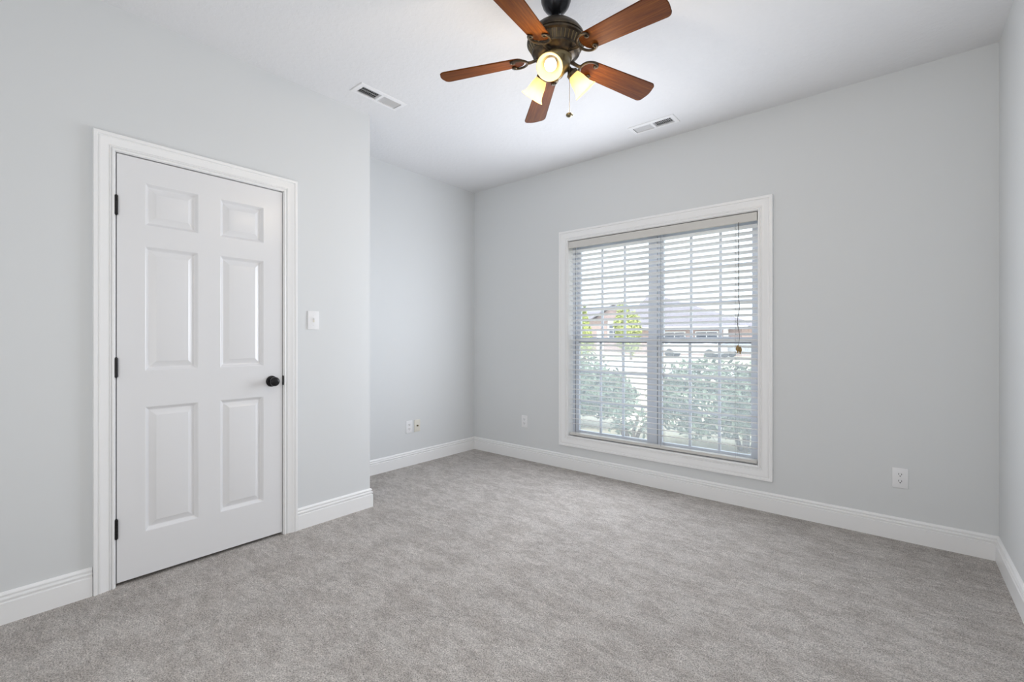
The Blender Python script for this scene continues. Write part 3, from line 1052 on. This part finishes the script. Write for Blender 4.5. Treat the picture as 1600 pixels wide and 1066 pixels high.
# main roof slopes towards the viewer
vs = [(-6.9, -0.4, 3.5), (1.8, -0.4, 3.5), (1.2, 4.0, 4.7), (-6.0, 4.0, 4.7)]
lo = [bm.verts.new(v) for v in vs]; bm.faces.new(lo)
vs2 = [(-6.9, 8.4, 3.5), (1.8, 8.4, 3.5), (1.2, 4.0, 4.7), (-6.0, 4.0, 4.7)]
bm.faces.new([bm.verts.new(v) for v in vs2])
part('roof', bm, M['roof'], hs)
bm = B()
for x0, x1, z0, z1 in ((-0.95, 0.55, 1.35, 3.1),):
    box(bm, x0 - 0.15, x1 + 0.15, -0.08, 0.02, z0 - 0.15, z1 + 0.2)
wf = part('window', bm, M['white_siding'], hs)
bm = B()
for i in range(3):
    for j in range(3):
        xx = -0.9 + i * 0.48; zz = 1.42 + j * 0.55
        box(bm, xx, xx + 0.42, -0.10, -0.07, zz, zz + 0.48)
part('pane', bm, M['house_glass'], wf)
bm = B()
box(bm, -2.4, -1.6, -0.06, 0.02, 0.0, 2.2)
part('door', bm, M['white_siding'], hs)

# long hip roofed brick house, right
hs = empty('brick_house.001', (-11.6, 38.5, GZ))
tag(hs, 'long pink brick house with wide pale hip roof, outside on the right', 'house')
bm = B(); box(bm, -7.6, 2.5, 0, 9, 0, 2.4); part('wall', bm, M['brick'], hs)
bm = B()
e = [bm.verts.new(v) for v in ((-8.1, -0.5, 2.35), (3.0, -0.5, 2.35), (3.0, 9.5, 2.35), (-8.1, 9.5, 2.35))]
r = [bm.verts.new(v) for v in ((-7.2, 4.5, 5.45), (-5.6, 4.5, 5.45))]
bm.faces.new((e[0], e[1], r[1], r[0])); bm.faces.new((e[1], e[2], r[1])); bm.faces.new((e[2], e[3], r[0], r[1])); bm.faces.new((e[3], e[0], r[0])); bm.faces.new(e[::-1])
part('roof', bm, M['roof'], hs)
bm = B(); box(bm, -8.15, 3.05, -0.56, -0.46, 2.22, 2.40); part('gutter', bm, M['white_siding'], hs)
for x0, x1 in ((-3.6, -1.8), (-1.0, 0.8)):
    bm = B(); box(bm, x0, x1, -0.07, 0.02, 0.7, 2.0)
    f_ = part('window', bm, M['white_siding'], hs)
    bm = B(); box(bm, x0 + 0.1, (x0 + x1) / 2 - 0.05, -0.09, -0.06, 0.8, 1.9); box(bm, (x0 + x1) / 2 + 0.05, x1 - 0.1, -0.09, -0.06, 0.8, 1.9)
    part('pane', bm, M['house_glass'], f_)
bm = B(); box(bm, 1.3, 1.6, -0.5, -0.2, 0, 2.3); part('porch_post', bm, M['white_siding'], hs)

def car(name, x, y, rz, paint, label):
    o = empty(name, (x, y, GZ + 0.02), rz)
    tag(o, label, 'car')
    bm = B()
    side = [(-2.15, 0.32), (-2.2, 0.75), (-2.0, 0.92), (-1.5, 0.98), (-1.0, 1.38), (-0.5, 1.46), (0.5, 1.44), (1.15, 1.02), (1.9, 0.88), (2.2, 0.70), (2.2, 0.32)]
    prism(bm, side, -0.85, 0.85, Matrix.Rotation(R(90), 4, 'X'))
    link('body', bm, paint, o)
    bm = B()
    glass = [(-1.30, 1.00), (-0.93, 1.33), (-0.48, 1.40), (0.46, 1.385), (1.0, 1.01)]
    prism(bm, glass, -0.865, 0.865, Matrix.Rotation(R(90), 4, 'X'))
    link('windows', bm, M['house_glass'], o)
    for wx in (-1.35, 1.35):
        for wy in (-0.8, 0.8):
            bm = B(); lathe(bm, [(0, -0.1), (0.30, -0.1), (0.32, -0.07), (0.32, 0.07), (0.30, 0.1), (0, 0.1)], 24, Matrix.Translation((wx, wy, 0.31)) @ Matrix.Rotation(R(90), 4, 'X'))
            link('wheel', bm, M['tyre'], o)
    return o
car('car', -11.2, 33.5, R(4), M['carpaint'], 'white car parked before the right house, seen below the window rail')
car('car.001', -8.0, 35.6, R(-3), M['greypaint'], 'silver car parked further right before the hip roofed house')
